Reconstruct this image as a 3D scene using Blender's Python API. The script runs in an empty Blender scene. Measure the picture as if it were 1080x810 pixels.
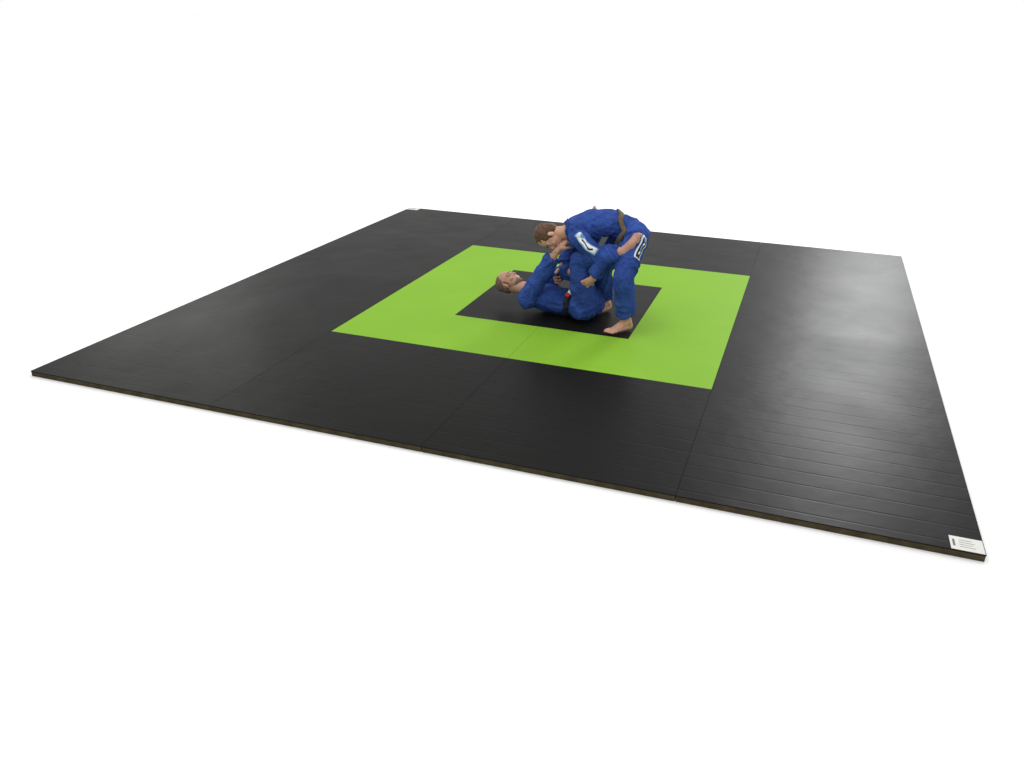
import bpy, bmesh, math
from mathutils import Vector, Matrix, noise
from mathutils.bvhtree import BVHTree
V=Vector
scene=bpy.context.scene
COL=scene.collection
T=0.04            # mat thickness
W=6.0             # mat side
PW=1.5            # panel width

# ------------------------------------------------------------ materials
def mat(name):
    m=bpy.data.materials.new(name); m.use_nodes=True
    nt=m.node_tree; return m,nt,nt.nodes['Principled BSDF']
def N(nt,t,**kw):
    n=nt.nodes.new(t)
    for k,v in kw.items():
        if k in n.inputs: n.inputs[k].default_value=v
        else: setattr(n,k,v)
    return n
def simple(name,col,rough=.6,spec=.3,var=.0,scale=20,bump=0,bscale=200,sub=0,crease=0):
    m,nt,b=mat(name)
    tc=N(nt,'ShaderNodeTexCoord')
    b.inputs['Roughness'].default_value=rough
    b.inputs['Specular IOR Level'].default_value=spec
    nz=N(nt,'ShaderNodeTexNoise'); nz.inputs['Scale'].default_value=scale; nz.inputs['Detail'].default_value=4
    nt.links.new(tc.outputs['Object'],nz.inputs['Vector'])
    r=N(nt,'ShaderNodeValToRGB')
    r.color_ramp.elements[0].position=.3; r.color_ramp.elements[1].position=.7
    r.color_ramp.elements[0].color=(*[c*(1-var) for c in col],1)
    r.color_ramp.elements[1].color=(*[min(1,c*(1+var)) for c in col],1)
    nt.links.new(nz.outputs['Fac'],r.inputs['Fac']); nt.links.new(r.outputs['Color'],b.inputs['Base Color'])
    if bump:
        n2=N(nt,'ShaderNodeTexNoise'); n2.inputs['Scale'].default_value=bscale
        nt.links.new(tc.outputs['Object'],n2.inputs['Vector'])
        bp=N(nt,'ShaderNodeBump'); bp.inputs['Strength'].default_value=bump; bp.inputs['Distance'].default_value=.002
        nt.links.new(n2.outputs['Fac'],bp.inputs['Height']); nt.links.new(bp.outputs['Normal'],b.inputs['Normal'])
        if crease:
            n3=N(nt,'ShaderNodeTexNoise'); n3.inputs['Scale'].default_value=11; n3.inputs['Detail'].default_value=1; n3.inputs['Distortion'].default_value=1.0
            nt.links.new(tc.outputs['Object'],n3.inputs['Vector'])
            s=N(nt,'ShaderNodeMath',operation='SUBTRACT'); s.inputs[1].default_value=.5; nt.links.new(n3.outputs['Fac'],s.inputs[0])
            a=N(nt,'ShaderNodeMath',operation='ABSOLUTE'); nt.links.new(s.outputs[0],a.inputs[0])
            mr=N(nt,'ShaderNodeMapRange'); mr.inputs['From Max'].default_value=.09; mr.inputs['To Min'].default_value=1; mr.inputs['To Max'].default_value=0
            nt.links.new(a.outputs[0],mr.inputs['Value'])
            b2=N(nt,'ShaderNodeBump'); b2.inputs['Strength'].default_value=crease; b2.inputs['Distance'].default_value=.012
            nt.links.new(mr.outputs[0],b2.inputs['Height']); nt.links.new(b2.outputs['Normal'],bp.inputs['Normal'])
    if sub:
        b.inputs['Subsurface Weight'].default_value=sub; b.inputs['Subsurface Radius'].default_value=(.02,.008,.004)
        b.inputs['Subsurface Scale'].default_value=.5
    return m

def vinyl(name,col,rough,spec,groove):
    m,nt,b=mat(name); L=nt.links.new
    tc=N(nt,'ShaderNodeTexCoord'); sep=N(nt,'ShaderNodeSeparateXYZ'); L(tc.outputs['Object'],sep.inputs[0])
    nz=N(nt,'ShaderNodeTexNoise'); nz.inputs['Scale'].default_value=1.3; nz.inputs['Detail'].default_value=6; nz.inputs['Roughness'].default_value=.6
    L(tc.outputs['Object'],nz.inputs['Vector'])
    r=N(nt,'ShaderNodeValToRGB'); r.color_ramp.elements[0].position=.3; r.color_ramp.elements[1].position=.75
    r.color_ramp.elements[0].color=(*[c*.95 for c in col],1); r.color_ramp.elements[1].color=(*[c*1.05 for c in col],1)
    L(nz.outputs['Fac'],r.inputs['Fac']); L(r.outputs['Color'],b.inputs['Base Color'])
    mr=N(nt,'ShaderNodeMapRange'); mr.inputs['To Min'].default_value=rough-.07; mr.inputs['To Max'].default_value=rough+.10
    L(nz.outputs['Fac'],mr.inputs['Value']); L(mr.outputs[0],b.inputs['Roughness'])
    b.inputs['Specular IOR Level'].default_value=spec
    n1=N(nt,'ShaderNodeTexNoise'); n1.inputs['Scale'].default_value=1.2; L(tc.outputs['Object'],n1.inputs['Vector'])
    a=N(nt,'ShaderNodeMath',operation='MULTIPLY_ADD'); L(n1.outputs['Fac'],a.inputs[0]); a.inputs[1].default_value=.012; L(sep.outputs['Y'],a.inputs[2])
    d=N(nt,'ShaderNodeMath',operation='DIVIDE'); L(a.outputs[0],d.inputs[0]); d.inputs[1].default_value=.15
    f=N(nt,'ShaderNodeMath',operation='FRACT'); L(d.outputs[0],f.inputs[0])
    s=N(nt,'ShaderNodeMath',operation='SUBTRACT'); L(f.outputs[0],s.inputs[0]); s.inputs[1].default_value=.5
    ab=N(nt,'ShaderNodeMath',operation='ABSOLUTE'); L(s.outputs[0],ab.inputs[0])
    g=N(nt,'ShaderNodeMapRange',interpolation_type='SMOOTHSTEP'); g.inputs['From Min'].default_value=0; g.inputs['From Max'].default_value=.07
    L(ab.outputs[0],g.inputs['Value'])
    n3=N(nt,'ShaderNodeTexNoise'); n3.inputs['Scale'].default_value=2.2; L(tc.outputs['Object'],n3.inputs['Vector'])
    g2=N(nt,'ShaderNodeMath',operation='MULTIPLY'); L(g.outputs[0],g2.inputs[0]); L(n3.outputs['Fac'],g2.inputs[1])
    fade=N(nt,'ShaderNodeMapRange'); fade.inputs['From Min'].default_value=-2.5; fade.inputs['From Max'].default_value=1.2
    fade.inputs['To Min'].default_value=1; fade.inputs['To Max'].default_value=.15; L(sep.outputs['Y'],fade.inputs['Value'])
    g3=N(nt,'ShaderNodeMath',operation='MULTIPLY'); L(g2.outputs[0],g3.inputs[0]); L(fade.outputs[0],g3.inputs[1])
    b1=N(nt,'ShaderNodeBump'); b1.inputs['Strength'].default_value=groove; b1.inputs['Distance'].default_value=.003
    L(g3.outputs[0],b1.inputs['Height'])
    n4=N(nt,'ShaderNodeTexNoise'); n4.inputs['Scale'].default_value=2.5; n4.inputs['Detail'].default_value=3; L(tc.outputs['Object'],n4.inputs['Vector'])
    b2=N(nt,'ShaderNodeBump'); b2.inputs['Strength'].default_value=.25; b2.inputs['Distance'].default_value=.02
    L(n4.outputs['Fac'],b2.inputs['Height']); L(b1.outputs['Normal'],b2.inputs['Normal'])
    n5=N(nt,'ShaderNodeTexNoise'); n5.inputs['Scale'].default_value=120; L(tc.outputs['Object'],n5.inputs['Vector'])
    b3=N(nt,'ShaderNodeBump'); b3.inputs['Strength'].default_value=.25; b3.inputs['Distance'].default_value=.001
    L(n5.outputs['Fac'],b3.inputs['Height']); L(b2.outputs['Normal'],b3.inputs['Normal'])
    L(b3.outputs['Normal'],b.inputs['Normal'])
    return m
BLK=(.0068,.0068,.0063)
M_blacks=[vinyl('black_vinyl',BLK,.37,.045,g) for g in (.18,.24,.55,.55)]
M_green=vinyl('green_vinyl',(.195,.395,.028),.5,.04,.05)
M_foam=simple('foam_edge',(.05,.040,.022),.9,.1,.3,15)
M_tag=simple('tag_white',(.62,.62,.58),.5,.3,.04)
M_ink=simple('ink',(.02,.02,.02),.6,.2)
M_ink2=simple('faded_ink',(.12,.12,.12),.6,.2)
M_gi=simple('blue_gi_cotton',(.029,.066,.265),.9,.1,.25,7,.5,420,crease=.5)
M_gi2=simple('blue_gi_lapel',(.020,.047,.20),.9,.1,.15,12,.5,420)
M_belt=simple('black_belt',(.012,.012,.014),.7,.25,.2,30)
M_belt2=simple('olive_brown_belt',(.10,.075,.045),.75,.2,.2,30)
M_red=simple('red_bar',(.5,.02,.02),.7,.25,.1)
M_skin=simple('skin',(.52,.285,.20),.5,.35,.18,14,.2,300,.15)
M_skin2=simple('skin_tan',(.45,.25,.175),.5,.35,.18,14,.2,300,.15)
M_hair=simple('brown_hair',(.09,.045,.022),.6,.3,.4,60,.8,260)
M_buzz=simple('shaved_hair',(.15,.10,.075),.8,.2,.25,90,.6,400)
M_stub=simple('stubble',(.22,.135,.10),.7,.2,.3,120,.5,400)
M_white=simple('patch_white',(.72,.74,.76),.7,.2,.04)
M_lblue=simple('patch_light_blue',(.16,.33,.6),.7,.2,.04)
M_eye=simple('eye',(.4,.36,.33),.3,.4)
M_iris=simple('iris',(.03,.02,.015),.2,.5)

def link(o,parent=None):
    COL.objects.link(o)
    if parent is not None: o.parent=parent
    return o
def mobj(name,bm,mats,parent=None,smooth=True):
    me=bpy.data.meshes.new(name); bm.normal_update(); bm.to_mesh(me); bm.free()
    for m in (mats if isinstance(mats,(list,tuple)) else [mats]): me.materials.append(m)
    if smooth: me.polygons.foreach_set('use_smooth',[True]*len(me.polygons))
    o=bpy.data.objects.new(name,me); return link(o,parent)
def box(bm,x0,x1,y0,y1,z0,z1,mi=0):
    v=[bm.verts.new(p) for p in [(x0,y0,z0),(x1,y0,z0),(x1,y1,z0),(x0,y1,z0),(x0,y0,z1),(x1,y0,z1),(x1,y1,z1),(x0,y1,z1)]]
    for f in [(3,2,1,0),(4,5,6,7),(0,1,5,4),(1,2,6,5),(2,3,7,6),(3,0,4,7)]:
        bm.faces.new([v[i] for i in f]).material_index=mi

# ------------------------------------------------------------ floor
bm=bmesh.new()
S=400
vs=[bm.verts.new(p) for p in [(-S,-S,0),(S,-S,0),(S,S,0),(-S,S,0)]]; bm.faces.new(vs)
M_floor=simple('white_studio_floor',(.94,.94,.94),.9,.0)
fl=mobj('floor',bm,M_floor,smooth=False); fl['kind']='structure'

# ------------------------------------------------------------ mats
def panel(i):
    e=bpy.data.objects.new('roll_out_mat',None); e.location=(i*PW+PW/2,W/2,0); e.empty_display_size=.3
    link(e)
    gl=.0009 if i==2 else .0011; gr=.0009 if i==1 else .0011
    x0,x1=-PW/2+gl,PW/2-gr
    y0,y1=-W/2,W/2
    bm=bmesh.new(); box(bm,x0+.002,x1-.002,y0+.002,y1-.002,.0005,T-.005)
    mobj('foam_core',bm,M_foam,e,False)
    xs=[x0,0,x1]; ys=[y0,-1.5,-.75,.75,1.5,y1]
    bm=bmesh.new()
    def inner(x): return (i==1 and x>0) or (i==2 and x<0)
    zt,zb=T,T-.006
    tv=[[bm.verts.new((x,y,zt)) for y in ys] for x in xs]
    for a in range(len(xs)-1):
        for b in range(len(ys)-1):
            f=bm.faces.new([tv[a][b],tv[a+1][b],tv[a+1][b+1],tv[a][b+1]])
            xm=(xs[a]+xs[a+1])/2; ym=(ys[b]+ys[b+1])/2
            green=i in(1,2) and abs(ym)<1.5 and not (inner(xm) and abs(ym)<.75)
            f.material_index=1 if green else 0
    bnd=[e2 for e2 in bm.edges if e2.is_boundary]
    r=bmesh.ops.extrude_edge_only(bm,edges=bnd)
    for v in [q for q in r['geom'] if isinstance(q,bmesh.types.BMVert)]: v.co.z=zb
    bmesh.ops.recalc_face_normals(bm,faces=bm.faces)
    for f in bm.faces:
        c=f.calc_center_median()
        if abs(f.normal.x)>.9 and abs(c.y)<1.5 and ((i==1) or (i==2)):
            seam_mid=(i==1 and c.x>0) or (i==2 and c.x<0)
            f.material_index=0 if (seam_mid and abs(c.y)<.75) else 1
    mobj('vinyl_cover',bm,[M_blacks[i],M_green],e,False)
    if i in (0,3):
        bm=bmesh.new()
        if i==3: a=(x1-.155,x1-.004,y0+.004,y0+.125)
        else: a=(x0+.004,x0+.155,y1-.125,y1-.004)
        box(bm,*a,T-.001,T+.002,0)
        x=a[0]+.012
        box(bm,x,x+.010,a[2]+.03,a[3]-.03,T+.001,T+.0028,1)
        for k in range(4):
            y=a[2]+.03+k*.020
            box(bm,x+.03,x+.10-.012*(k%2),y,y+.002,T+.001,T+.0028,1)
        mobj('label_tag',bm,[M_tag,M_ink2],e,False)
    e['category']='gym mat'; e['group']='roll-out mat panels laid edge to edge'
    e['label']=['plain black vinyl roll-out mat with small white label tag',
      'black vinyl roll-out mat printed with half of a lime green square',
      'black vinyl roll-out mat printed with lime green, under the grapplers',
      'plain glossy black roll-out mat with white corner label tag'][i]
for i in range(4): panel(i)

# ------------------------------------------------------------ figure tools
def frame(a,side=None):
    a=a.normalized()
    if side is None:
        side=V((0,0,1)) if abs(a.z)<.9 else V((1,0,0))
    b=(side-a*side.dot(a)).normalized(); c=a.cross(b); return a,b,c
def cap(bm,p0,r0,p1,r1,side=None,fl=1.0,f0=False,f1=False,n=20,fl1=None):
    p0,p1=V(p0),V(p1); a,b,c=frame(p1-p0,V(side) if side is not None else None)
    if fl1 is None: fl1=fl
    rings=[]
    if f0: rings.append((p0,r0,fl))
    else:
        for k in (75,50,25,0):
            t=math.radians(k); rings.append((p0-a*r0*math.sin(t),r0*math.cos(t),fl))
    if f1: rings.append((p1,r1,fl1))
    else:
        for k in (0,25,50,75):
            t=math.radians(k); rings.append((p1+a*r1*math.sin(t),r1*math.cos(t),fl1))
    rv=[]
    for (o,r,fz) in rings:
        rv.append([bm.verts.new(o+b*(r*fz*math.cos(2*math.pi*j/n))+c*(r*math.sin(2*math.pi*j/n))) for j in range(n)])
    for k in range(len(rv)-1):
        for j in range(n):
            bm.faces.new([rv[k][j],rv[k][(j+1)%n],rv[k+1][(j+1)%n],rv[k+1][j]])
    bm.faces.new(list(reversed(rv[0]))); bm.faces.new(rv[-1])
def ell(bm,c,X,Y,Z,r,n=20,m=12):
    c=V(c); rv=[]
    for k in range(1,m):
        t=math.pi*k/m
        rv.append([bm.verts.new(c+X*(r[0]*math.sin(t)*math.cos(2*math.pi*j/n))+Y*(r[1]*math.sin(t)*math.sin(2*math.pi*j/n))-Z*(r[2]*math.cos(t))) for j in range(n)])
    for k in range(len(rv)-1):
        for j in range(n): bm.faces.new([rv[k][j],rv[k][(j+1)%n],rv[k+1][(j+1)%n],rv[k+1][j]])
    b=bm.verts.new(c-Z*r[2]); t=bm.verts.new(c+Z*r[2])
    for j in range(n):
        bm.faces.new([b,rv[0][(j+1)%n],rv[0][j]]); bm.faces.new([t,rv[-1][j],rv[-1][(j+1)%n]])
def remesh(bm,vox,smooth):
    me=bpy.data.meshes.new('tmp'); bmesh.ops.recalc_face_normals(bm,faces=bm.faces); bm.to_mesh(me); bm.free()
    o=bpy.data.objects.new('tmp',me); COL.objects.link(o)
    r=o.modifiers.new('r','REMESH'); r.mode='VOXEL'; r.voxel_size=vox; r.adaptivity=0
    s=o.modifiers.new('s','SMOOTH'); s.factor=.5; s.iterations=smooth
    dg=bpy.context.evaluated_depsgraph_get(); dg.update()
    out=bpy.data.meshes.new_from_object(o.evaluated_get(dg))
    bpy.data.objects.remove(o); bpy.data.meshes.remove(me); return out
def segdist(p,a,b):
    ab=b-a; t=max(0,min(1,(p-a).dot(ab)/ab.length_squared)); q=a+ab*t; return (p-q).length,t*ab.length
def fold(x):
    """sharp crest, broad valley"""
    r=1-4.2*abs(x)
    return r if r>0 else r*.35
def wrinkle(me,segs,amp,seed):
    """drape folds that run along and diagonally across each limb, bunching near bends"""
    segs=[(V(a),V(b),k) for a,b,k in segs]
    nr=[v.normal.copy() for v in me.vertices]
    for v,n in zip(me.vertices,nr):
        p=v.co
        ds=sorted((segdist(p,s[0],s[1])[0],i) for i,s in enumerate(segs))[:2]
        w0=1/(ds[0][0]+.01)**6; w1=1/(ds[1][0]+.01)**6
        tot=0
        for wt,(dd,i) in ((w0/(w0+w1),ds[0]),(w1/(w0+w1),ds[1])):
            if wt<.04: continue
            a,b,k=segs[i]; d,s=segdist(p,a,b); L=(b-a).length
            ax=(b-a).normalized()
            warp=noise.noise(p*4+V((seed,0,0)))*1.6
            q=p-ax*p.dot(ax)
            x=noise.noise(V((s*13+warp+q.z*7,q.x*6+seed,q.y*6+i*3)))
            y=noise.noise(V((s*5+q.z*17+q.x*13+warp,q.y*5-seed,i*5)))
            e=min(s,L-s)/L
            tot+=wt*k*((1.0-1.1*e)*fold(x)+.95*fold(y))
        x2=noise.noise(p*9+V((0,seed,0)))
        v.co=p+n*(amp*(.66*tot+.2*x2))
def fin(name,me,m,parent,base,zmin=None):
    if zmin is not None:
        for v in me.vertices:
            if v.co.z<zmin: v.co.z=zmin
    me.materials.clear(); me.materials.append(m)
    me.transform(Matrix.Translation(-base))
    me.polygons.foreach_set('use_smooth',[True]*len(me.polygons)); me.name=name
    o=bpy.data.objects.new(name,me); return link(o,parent)
def hand(bm,w,d,n,thumb,curl=(50,60,40),sc=1.0):
    w=V(w); d=V(d).normalized(); n=V(n); n=(n-d*n.dot(d)).normalized(); s=d.cross(n)*thumb
    cap(bm,w-d*.02,.024*sc,w+d*.05*sc,.022*sc,s,1.3)
    for off,pl,fs,cu in ((.032,.088,.93,-6),(.0105,.092,1,0),(-.0115,.087,.94,4),(-.033,.078,.76,9)):
        k=w+(d*pl+s*off)*sc
        cap(bm,w+(d*.01+s*off*.55)*sc,.017*sc,k,.0118*sc)
        th=0; p=k
        for L,c,r in zip((.044,.028,.022),curl,(.0092,.0083,.0076)):
            th+=math.radians(c+cu); q=p+(d*math.cos(th)+n*math.sin(th)+s*off*2.2)*L*fs*sc
            cap(bm,p,r*sc,q,(r-.0008)*sc,n=10); p=q
    t0=w+(d*.02+s*.02)*sc; t1=t0+(d*.6+s*.75+n*.35).normalized()*.045*sc; t2=t1+(d*.75+n*.7-s*.05).normalized()*.034*sc; t3=t2+(d*.45+n*.9-s*.35).normalized()*.026*sc
    cap(bm,t0,.017*sc,t1,.013*sc); cap(bm,t1,.012*sc,t2,.0105*sc); cap(bm,t2,.0105*sc,t3,.009*sc)
def foot(bm,a,f,up,big=1):
    a=V(a); f=V(f).normalized(); up=V(up); up=(up-f*up.dot(f)).normalized(); s=f.cross(up)*big
    heel=a-f*.03-up*.045; ball=a+f*.125-up*.058; mid=a+f*.06-up*.035
    cap(bm,a+up*.03,.036,heel,.034,s,1.0); cap(bm,a,.038,mid,.032,s,1.05); cap(bm,mid,.032,ball,.020,s,1.1,fl1=1.9)
    cap(bm,heel,.034,ball,.022,s,.95,fl1=1.8)
    cap(bm,a+s*.03-f*.005,.013,a+s*.031,.013); cap(bm,a-s*.03-f*.01-up*.005,.013,a-s*.031-f*.01,.013)
    for off,l,r in ((.034,.055,.0145),(.012,.055,.0105),(-.004,.048,.0098),(-.019,.040,.0092),(-.033,.031,.0092)):
        b=ball+s*off-up*.006
        cap(bm,b,r+.002,b+f*l*.55+up*.004,r,n=12); cap(bm,b+f*l*.55+up*.004,r,b+f*l-up*.003,r*1.02,n=12)
def head(bm,O,Z,Y):
    Z=V(Z).normalized(); Y=V(Y); Y=(Y-Z*Y.dot(Z)).normalized(); X=Y.cross(Z)
    P=lambda x,y,z:O+X*x+Y*y+Z*z
    ell(bm,P(0,-.012,.035),X,Y,Z,(.075,.095,.085))
    ell(bm,P(0,.022,-.02),X,Y,Z,(.062,.068,.085))
    ell(bm,P(0,.030,-.065),X,Y,Z,(.048,.052,.042))
    ell(bm,P(0,.066,-.092),X,Y,Z,(.022,.018,.018))
    cap(bm,P(0,.082,.018),.008,P(0,.101,-.020),.0105); cap(bm,P(-.010,.092,-.025),.0078,P(.010,.092,-.025),.0078)
    cap(bm,P(-.042,.070,.024),.011,P(-.012,.081,.020),.010); cap(bm,P(.042,.070,.024),.011,P(.012,.081,.020),.010)
    for sx in(-1,1):
        ell(bm,P(sx*.040,.058,-.022),X,Y,Z,(.022,.022,.018))
        cap(bm,P(sx*.044,.070,.013),.005,P(sx*.018,.078,.013),.005)
        Xe=(X*sx+Y*-.35).normalized(); Ye=Z.cross(Xe)
        ell(bm,P(sx*.077,-.008,-.008),Xe,Ye,Z,(.010,.019,.031))
    cap(bm,P(-.02,.083,-.054),.0068,P(.02,.083,-.054),.0068); cap(bm,P(-.016,.081,-.065),.0072,P(.016,.081,-.065),.0072)
    return P,X,Y,Z
def ribbon(name,pts,width,bvh,m,parent,base,off=.004,thick=.006,closed=False,segs=8,nw=4,smooth=2,relax=4):
    pts=[V(p) for p in pts]; P=[]
    n=len(pts)
    rng=n if closed else n-1
    for i in range(rng):
        a=pts[i];b=pts[(i+1)%n]
        for k in range(segs): P.append(a.lerp(b,k/segs))
    if not closed: P.append(pts[-1])
    for _ in range(smooth):
        Q=P[:]
        for i in range(len(P)):
            if not closed and i in(0,len(P)-1): continue
            Q[i]=(P[i-1]+P[i]*2+P[(i+1)%len(P)])/4
        P=Q
    hits=[bvh.find_nearest(p) for p in P]
    C=[h[0] for h in hits]; NR=[h[1] for h in hits]
    for _ in range(relax):
        NR=[(NR[i-1 if (i>0 or closed) else 0]+NR[i]*2+NR[(i+1)%len(P) if (closed or i<len(P)-1) else i]).normalized() for i in range(len(P))]
        C2=C[:]
        for i in range(len(P)):
            if not closed and i in(0,len(P)-1): continue
            C2[i]=(C[i-1]+C[i]*2+C[(i+1)%len(P)])/4
        C=C2
    bm=bmesh.new(); top=[];bot=[]
    for i in range(len(P)):
        a=C[i-1] if (i>0 or closed) else C[i]; b=C[(i+1)%len(P)] if (closed or i<len(P)-1) else C[i]
        t=(b-a).normalized(); side=NR[i].cross(t).normalized()
        rt=[];rb=[]
        for k in range(nw+1):
            q=C[i]+side*width*(k/nw-.5)
            h=bvh.find_nearest(q+NR[i]*.01)
            hq=h[0]
            z=max((hq-C[i]).dot(NR[i]),-.02)
            q2=C[i]+side*width*(k/nw-.5)+NR[i]*z
            rt.append(bm.verts.new(q2+NR[i]*(off+thick))); rb.append(bm.verts.new(q2+NR[i]*(off-.008)))
        top.append(rt);bot.append(rb)
    R=len(P) if closed else len(P)-1
    for i in range(R):
        j=(i+1)%len(P)
        for k in range(nw):
            bm.faces.new([top[i][k],top[j][k],top[j][k+1],top[i][k+1]]); bm.faces.new([bot[i][k+1],bot[j][k+1],bot[j][k],bot[i][k]])
        bm.faces.new([top[i][0],bot[i][0],bot[j][0],top[j][0]]); bm.faces.new([top[j][nw],bot[j][nw],bot[i][nw],top[i][nw]])
    if not closed:
        bm.faces.new(top[0]+bot[0][::-1]); bm.faces.new(bot[-1]+top[-1][::-1])
    bmesh.ops.recalc_face_normals(bm,faces=bm.faces)
    bmesh.ops.translate(bm,verts=bm.verts,vec=-base)
    return mobj(name,bm,m,parent)

ANG=math.atan2(.336,.942)
ROT=Matrix.Rotation(ANG,3,'Z')
def person(D):
    base=V(D['base'])
    e=bpy.data.objects.new('person',None); e.empty_display_size=.3
    e.location=V((3,3,T+.0005))+ROT@base; e.rotation_euler=(0,0,ANG); link(e)
    e['category']='person'; e['label']=D['label']
    J={k:V(v) for k,v in D['J'].items()}
    lat=(J['sh_n']-J['sh_f']).normalized()      # lateral axis
    lath=(J['hip_n']-J['hip_f']).normalized()
    # ---------- body
    bm=bmesh.new()
    cap(bm,J['pelvis'],.090,J['waist'],.082,lath,1.40,fl1=1.38)
    cap(bm,J['waist'],.082,J['chest'],.098,lat,1.38,fl1=1.42)
    cap(bm,J['chest'],.098,J['shc'],.070,lat,1.42,fl1=1.8)
    cap(bm,J['sh_n'],.056,J['sh_f'],.056)
    Z,Y=V(D['headZ']).normalized(),V(D['headY'])
    O=J['head']; Yn=(Y-Z*Y.dot(Z)).normalized()
    cap(bm,J['shc'],.07,J['neck'],.058); cap(bm,J['neck'],.056,O-Z*.04-Yn*.02,.055)
    P,X,Yf,Z=head(bm,O,Z,Y)
    for s in('n','f'):
        cap(bm,J['sh_'+s],.054,J['el_'+s],.040)
        a,b=J['el_'+s],J['wr_'+s]
        m=a.lerp(b,.3); cap(bm,a,.040,m,.042); cap(bm,m,.042,b,.027)
        h=D['hand_'+s]; hand(bm,b+(b-a).normalized()*.015,h[0],h[1],h[2],h[3])
        cap(bm,J['hip_'+s],.085,J['kn_'+s],.056)
        a,b=J['kn_'+s],J['an_'+s]; ff,up,bg=D['foot_'+s]
        m=a.lerp(b,.3); back=-V(ff).normalized()*.012
        cap(bm,a,.055,m+back,.052); cap(bm,m+back,.052,b,.036)
        foot(bm,b,ff,up,bg)
    me=remesh(bm,.0045,2)
    fin('body',me,D['skin'],e,base,0.001)
    for sx in(-1,1):
        bm=bmesh.new(); ell(bm,P(sx*.030,.071,.004)-base,X,Yf,Z,(.0125,.0115,.0075),16,12)
        for f in bm.faces:
            c=f.calc_center_median()-(P(sx*.030,.071,.004)-base)
            f.material_index=1 if (c.dot(Yf)>.0045 and abs(c.dot(X))<.0075) else 0
        mobj('eye',bm,[M_eye,M_iris],e)
    # hair
    bm=bmesh.new(); h=D['hair']
    ell(bm,P(0,-.022,.044),X,Yf,Z,(.077+h,.089+h,.078+h),32,20)
    if D['hairlong']: ell(bm,P(0,-.045,-.005),X,Yf,Z,(.066+h,.062+h,.07),24,14)
    else: ell(bm,P(0,-.042,0),X,Yf,Z,(.066+h,.06+h,.06),24,14)
    for sx in(-1,1):
        cap(bm,P(sx*.046,.074,.030),.005,P(sx*.016,.088,.030),.005,n=10)
        cap(bm,P(sx*.071,.012,.02),.010,P(sx*.066,.016,-.012),.006,n=10)
    hm=remesh(bm,.004,1)
    for v in hm.vertices:
        p=v.co; v.co=p+v.normal*(D['hairamp']*noise.noise(p*38+V((1,0,3)))+D['hairamp']*.4*noise.noise(p*140))
    fin('hair',hm,D['hairmat'],e,base)
    if not D['hairlong']:
        bm=bmesh.new()
        ell(bm,P(0,.0300,-.0665),X,Yf,Z,(.0500,.0535,.0430),32,20)
        ell(bm,P(0,.0663,-.0925),X,Yf,Z,(.0228,.0186,.0186),24,14)
        fin('beard',remesh(bm,.004,1),M_stub,e,base)
    # ---------- trousers
    bm=bmesh.new(); segs=[]
    cap(bm,J['pelvis'],.104,J['waist'],.092,lath,1.38)
    segs.append((J['pelvis'],J['waist'],.6))
    for s in('n','f'):
        a,b,c=J['hip_'+s],J['kn_'+s],J['an_'+s]; cf=b.lerp(c,D['cuff_leg'])
        m=a.lerp(b,.5); cap(bm,a,.110,m,.096); cap(bm,m,.096,b,.078)
        cap(bm,b,.078,b.lerp(c,.4),.075); cap(bm,b.lerp(c,.4),.075,cf,.072,f1=True)
        segs+= [(a,b,1),(b,cf,1)]
    tm=remesh(bm,.0056,1); wrinkle(tm,segs,.017,7+D['seed'])
    tr=fin('gi_trousers',tm,M_gi,e,base,0.003)
    # ---------- jacket
    bm=bmesh.new(); segs=[]
    cap(bm,J['pelvis'],.114,J['waist'],.098,lath,1.36); cap(bm,J['waist'],.098,J['chest'],.114,lat,1.40)
    cap(bm,J['chest'],.114,J['shc'],.086,lat,1.42,fl1=1.75); cap(bm,J['sh_n'],.070,J['sh_f'],.070)
    cap(bm,J['shc'],.085,J['shc'].lerp(J['neck'],.75),.068,f1=True)
    segs+=[(J['pelvis'],J['waist'],1),(J['waist'],J['chest'],.9),(J['chest'],J['shc'],.7)]
    for s in('n','f'):
        a,b,c=J['sh_'+s],J['el_'+s],J['wr_'+s]; cf=b.lerp(c,D['cuff_arm'])
        cap(bm,a,.070,b,.057); cap(bm,b,.057,cf,.057,f1=True)
        segs+=[(a,b,1.0),(b,cf,1.0)]
        a,b=J['hip_'+s],J['kn_'+s]
        cap(bm,J['pelvis'],.106,a.lerp(b,D['skirt']),.122,lath,1.1,f1=True)
        segs.append((a,a.lerp(b,D['skirt']),1))
    jm=remesh(bm,.0056,1); wrinkle(jm,segs,.017,D['seed'])
    bm2=bmesh.new(); bm2.from_mesh(jm); bj=BVHTree.FromBMesh(bm2); bm2.free()
    jk=fin('gi_jacket',jm,M_gi,e,base,0.006)
    tmb=bmesh.new(); tmb.from_mesh(tr.data); bmesh.ops.translate(tmb,verts=tmb.verts,vec=base); bt=BVHTree.FromBMesh(tmb); tmb.free()
    c=J['pelvis'].lerp(J['waist'],.75); ax=(J['chest']-J['pelvis']).normalized(); _,b1,c1=frame(ax,lat)
    pts=[c+b1*.24*math.cos(t)+c1*.19*math.sin(t) for t in [2*math.pi*k/20 for k in range(20)]]
    belt=ribbon('belt',pts,.040,bj,D['belt'],e,base,off=.006,thick=.006,closed=True,segs=4,relax=14)
    c=J['shc'].lerp(J['neck'],.62); ax=(J['neck']-J['shc']).normalized(); _,b1,c1=frame(ax,lat)
    pts=[c+b1*.10*math.cos(t)+c1*.10*math.sin(t) for t in [2*math.pi*k/16 for k in range(16)]]
    ribbon('collar',pts,.04,bj,M_gi2,jk,base,off=.003,thick=.008,closed=True,segs=4,relax=8)
    return e,J,bj,bt,base,jk,tr,belt

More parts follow.
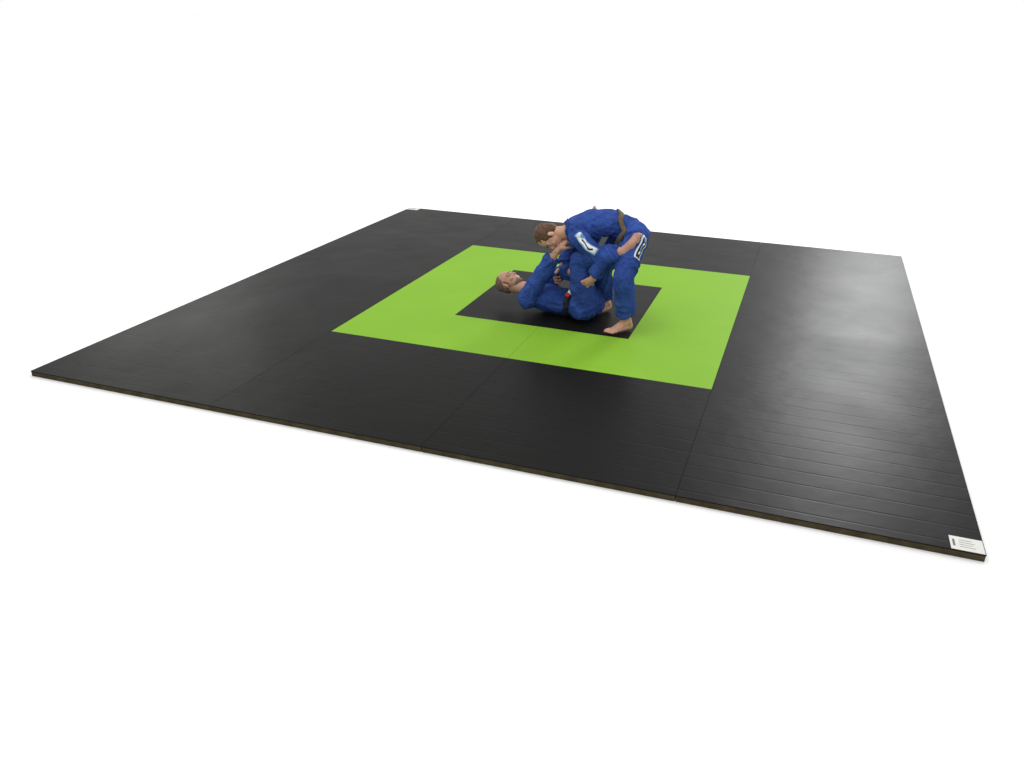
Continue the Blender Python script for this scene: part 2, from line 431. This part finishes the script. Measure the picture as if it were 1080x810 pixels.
# ------------------------------------------------------------ standing, bent-over grappler
UP=dict(base=(.36,-.55,0),seed=3,label='grappler in blue gi standing bent over his opponent, gripping',belt=M_belt2,
 J=dict(pelvis=(.47,-.44,.74),waist=(.335,-.44,.81),chest=(.17,-.43,.80),shc=(.04,-.41,.755),neck=(-.05,-.40,.715),head=(-.175,-.385,.675),
  sh_n=(.05,-.58,.71),sh_f=(.05,-.24,.72),el_n=(.245,-.68,.56),wr_n=(.17,-.67,.41),el_f=(.03,-.15,.50),wr_f=(-.06,-.24,.37),
  hip_n=(.50,-.55,.735),hip_f=(.48,-.34,.73),kn_n=(.40,-.82,.465),an_n=(.455,-.77,.085),kn_f=(.27,-.42,.43),an_f=(.34,-.29,.085)),
 headZ=(-1,-.1,-.12),headY=(-.2,-.45,-1),
 hand_n=((-.6,.45,-.6),(-.2,.9,.0),1,(45,60,45)),hand_f=((-.5,-.5,-.6),(.5,-.5,-.5),-1,(55,60,45)),
 foot_n=((-.84,-.5,0),(0,0,1),1),foot_f=((-.75,-.6,0),(0,0,1),-1),
 skin=M_skin,hair=.004,hairlong=True,hairamp=.005,hairmat=M_hair,cuff_leg=.84,cuff_arm=.80,skirt=.22)
e1,J1,bj1,bt1,base1,jk1,tr1,belt1=person(UP)
ribbon('sewn_patch',[(-.0,-.66,.78),(.08,-.70,.73),(.17,-.76,.66)],.062,bj1,M_lblue,jk1,base1,off=.000,thick=.002)
ribbon('patch_mark',[(.01,-.665,.77),(.08,-.70,.73),(.16,-.755,.665)],.048,bj1,M_white,jk1,base1,off=.003,thick=.002)
ribbon('patch_mark',[(.06,-.69,.74),(.10,-.73,.70),(.15,-.75,.665)],.014,bj1,M_ink,jk1,base1,off=.006,thick=.002)
A,B=V((.60,-.66,.755)),V((.52,-.80,.63))
ribbon('sewn_patch',[A,A.lerp(B,.5),B],.062,bt1,M_white,tr1,base1,off=.001,thick=.002)
ribbon('patch_mark',[A.lerp(B,.08),A.lerp(B,.5),A.lerp(B,.92)],.042,bt1,M_ink,tr1,base1,off=.004,thick=.002)
for k in range(4):
    t=.18+k*.21; a=A.lerp(B,t); s=V((.020,.0,.012)) if k%2 else V((.018,0,.020))
    ribbon('patch_mark',[a-s*.8,a+s*.8],.012,bt1,M_white if k%2 else M_lblue,tr1,base1,off=.007,thick=.002,segs=4)

# ------------------------------------------------------------ grappler on his back
LO=dict(base=(-.05,-.40,0),seed=11,label='grappler in blue gi lying on his back playing open guard',belt=M_belt,
 J=dict(pelvis=(.15,-.46,.112),waist=(.0,-.385,.110),chest=(-.15,-.305,.120),shc=(-.28,-.24,.140),neck=(-.37,-.195,.170),head=(-.50,-.135,.20),
  sh_n=(-.35,-.40,.135),sh_f=(-.20,-.085,.155),el_n=(-.235,-.435,.36),wr_n=(-.11,-.455,.575),el_f=(-.03,-.25,.34),wr_f=(.035,-.49,.41),
  hip_n=(.12,-.55,.115),hip_f=(.21,-.37,.115),kn_n=(.075,-.54,.52),an_n=(.385,-.73,.645),kn_f=(.16,-.14,.39),an_f=(.21,-.13,.675)),
 headZ=(-.9,.4,.3),headY=(.3,-.15,1),
 hand_n=((.6,.1,.7),(.6,.2,-.4),-1,(50,65,45)),hand_f=((.5,-.6,.2),(.1,-.5,-.8),1,(55,60,45)),
 foot_n=((.35,-.06,.95),(-.85,-.45,.3),1),foot_f=((-.3,-.2,.93),(-.9,-.2,-.3),-1),
 skin=M_skin2,hair=.000,hairlong=False,hairamp=.001,hairmat=M_buzz,cuff_leg=.95,cuff_arm=.66,skirt=.16)
e2,J2,bj2,bt2,base2,jk2,tr2,belt2=person(LO)
ribbon('lapel',[(-.37,-.28,.30),(-.29,-.30,.32),(-.15,-.33,.32),(0,-.37,.30),(.06,-.38,.28)],.05,bj2,M_gi2,jk2,base2,off=.004,thick=.007)
ribbon('lapel',[(-.35,-.14,.30),(-.26,-.18,.32),(-.13,-.27,.32),(0,-.40,.30),(.05,-.46,.27)],.05,bj2,M_gi2,jk2,base2,off=.007,thick=.008)
ribbon('belt_tail',[(.03,-.42,.30),(.02,-.50,.27),(.02,-.57,.20),(.04,-.62,.12)],.04,bj2,M_belt,belt2,base2,off=.012,thick=.007)
ribbon('belt_tail',[(.03,-.42,.30),(-.02,-.50,.27),(-.05,-.55,.20),(-.06,-.57,.15)],.04,bj2,M_belt,belt2,base2,off=.014,thick=.007)
ribbon('belt_bar',[(-.015,-.495,.27),(-.04,-.53,.235)],.043,bj2,M_red,belt2,base2,off=.019,thick=.006)
ribbon('belt_stripe',[(-.02,-.50,.265),(-.027,-.51,.255)],.045,bj2,M_white,belt2,base2,off=.021,thick=.006,segs=3)

# ------------------------------------------------------------ camera
R=[[0.9416452507261907,0.3359738402122552,0.020634933434338976],[0.15325661336962254,-0.3733430518936455,-0.9149466520301677],[-0.29969423124792294,0.8647176095672904,-0.40304692463898995]]
cam=bpy.data.cameras.new('camera'); co=bpy.data.objects.new('camera',cam); COL.objects.link(co)
right,up,back=V(R[0]),-V(R[1]),-V(R[2])
m=Matrix((right,up,back)).transposed().to_4x4(); m.translation=V((4.92037345,-3.92959079,2.32640764+T)); co.matrix_world=m
cam.sensor_width=36; cam.lens=878.19/1080*36; cam.clip_end=2000
scene.camera=co

# ------------------------------------------------------------ light
w=bpy.data.worlds.new('World'); scene.world=w; w.use_nodes=True
nt=w.node_tree; bg=nt.nodes['Background']; bg.inputs[1].default_value=1.0
tc=N(nt,'ShaderNodeTexCoord'); sp=N(nt,'ShaderNodeSeparateXYZ'); nt.links.new(tc.outputs['Generated'],sp.inputs[0])
cr=N(nt,'ShaderNodeValToRGB'); nt.links.new(sp.outputs['Z'],cr.inputs['Fac'])
el=cr.color_ramp.elements
el[0].position=0; el[0].color=(1,1,1,1); el[1].position=1; el[1].color=(1.16,1.16,1.16,1)
for p,c in ((.06,1),(.16,.93),(.55,.95),(.8,1.16)):
    q=el.new(p); q.color=(c,c,c,1)
nt.links.new(cr.outputs['Color'],bg.inputs[0])
def area(name,loc,target,sx,sy,p,col=(1,1,1)):
    l=bpy.data.lights.new(name,'AREA'); l.shape='RECTANGLE'; l.size=sx; l.size_y=sy; l.energy=p; l.color=col
    o=bpy.data.objects.new(name,l); o.location=loc; o.rotation_euler=(V(target)-V(loc)).to_track_quat('-Z','Y').to_euler(); COL.objects.link(o)
area('sheen_light',(6.4,14,5.6),(5.4,3,0),2.0,5.8,640,(.99,1,1))  # unseen tall area lamp, added to give the right panel its sheen streak
area('side_light',(-9,11,5),(.5,1,0),4,3,110,(1,.99,.96))
area('overhead_light',(2.4,2.4,5.5),(3.2,2.6,0),1.6,1.6,60,(1,.98,.95))
scene.view_settings.view_transform='Standard'; scene.view_settings.look='None'; scene.view_settings.exposure=0
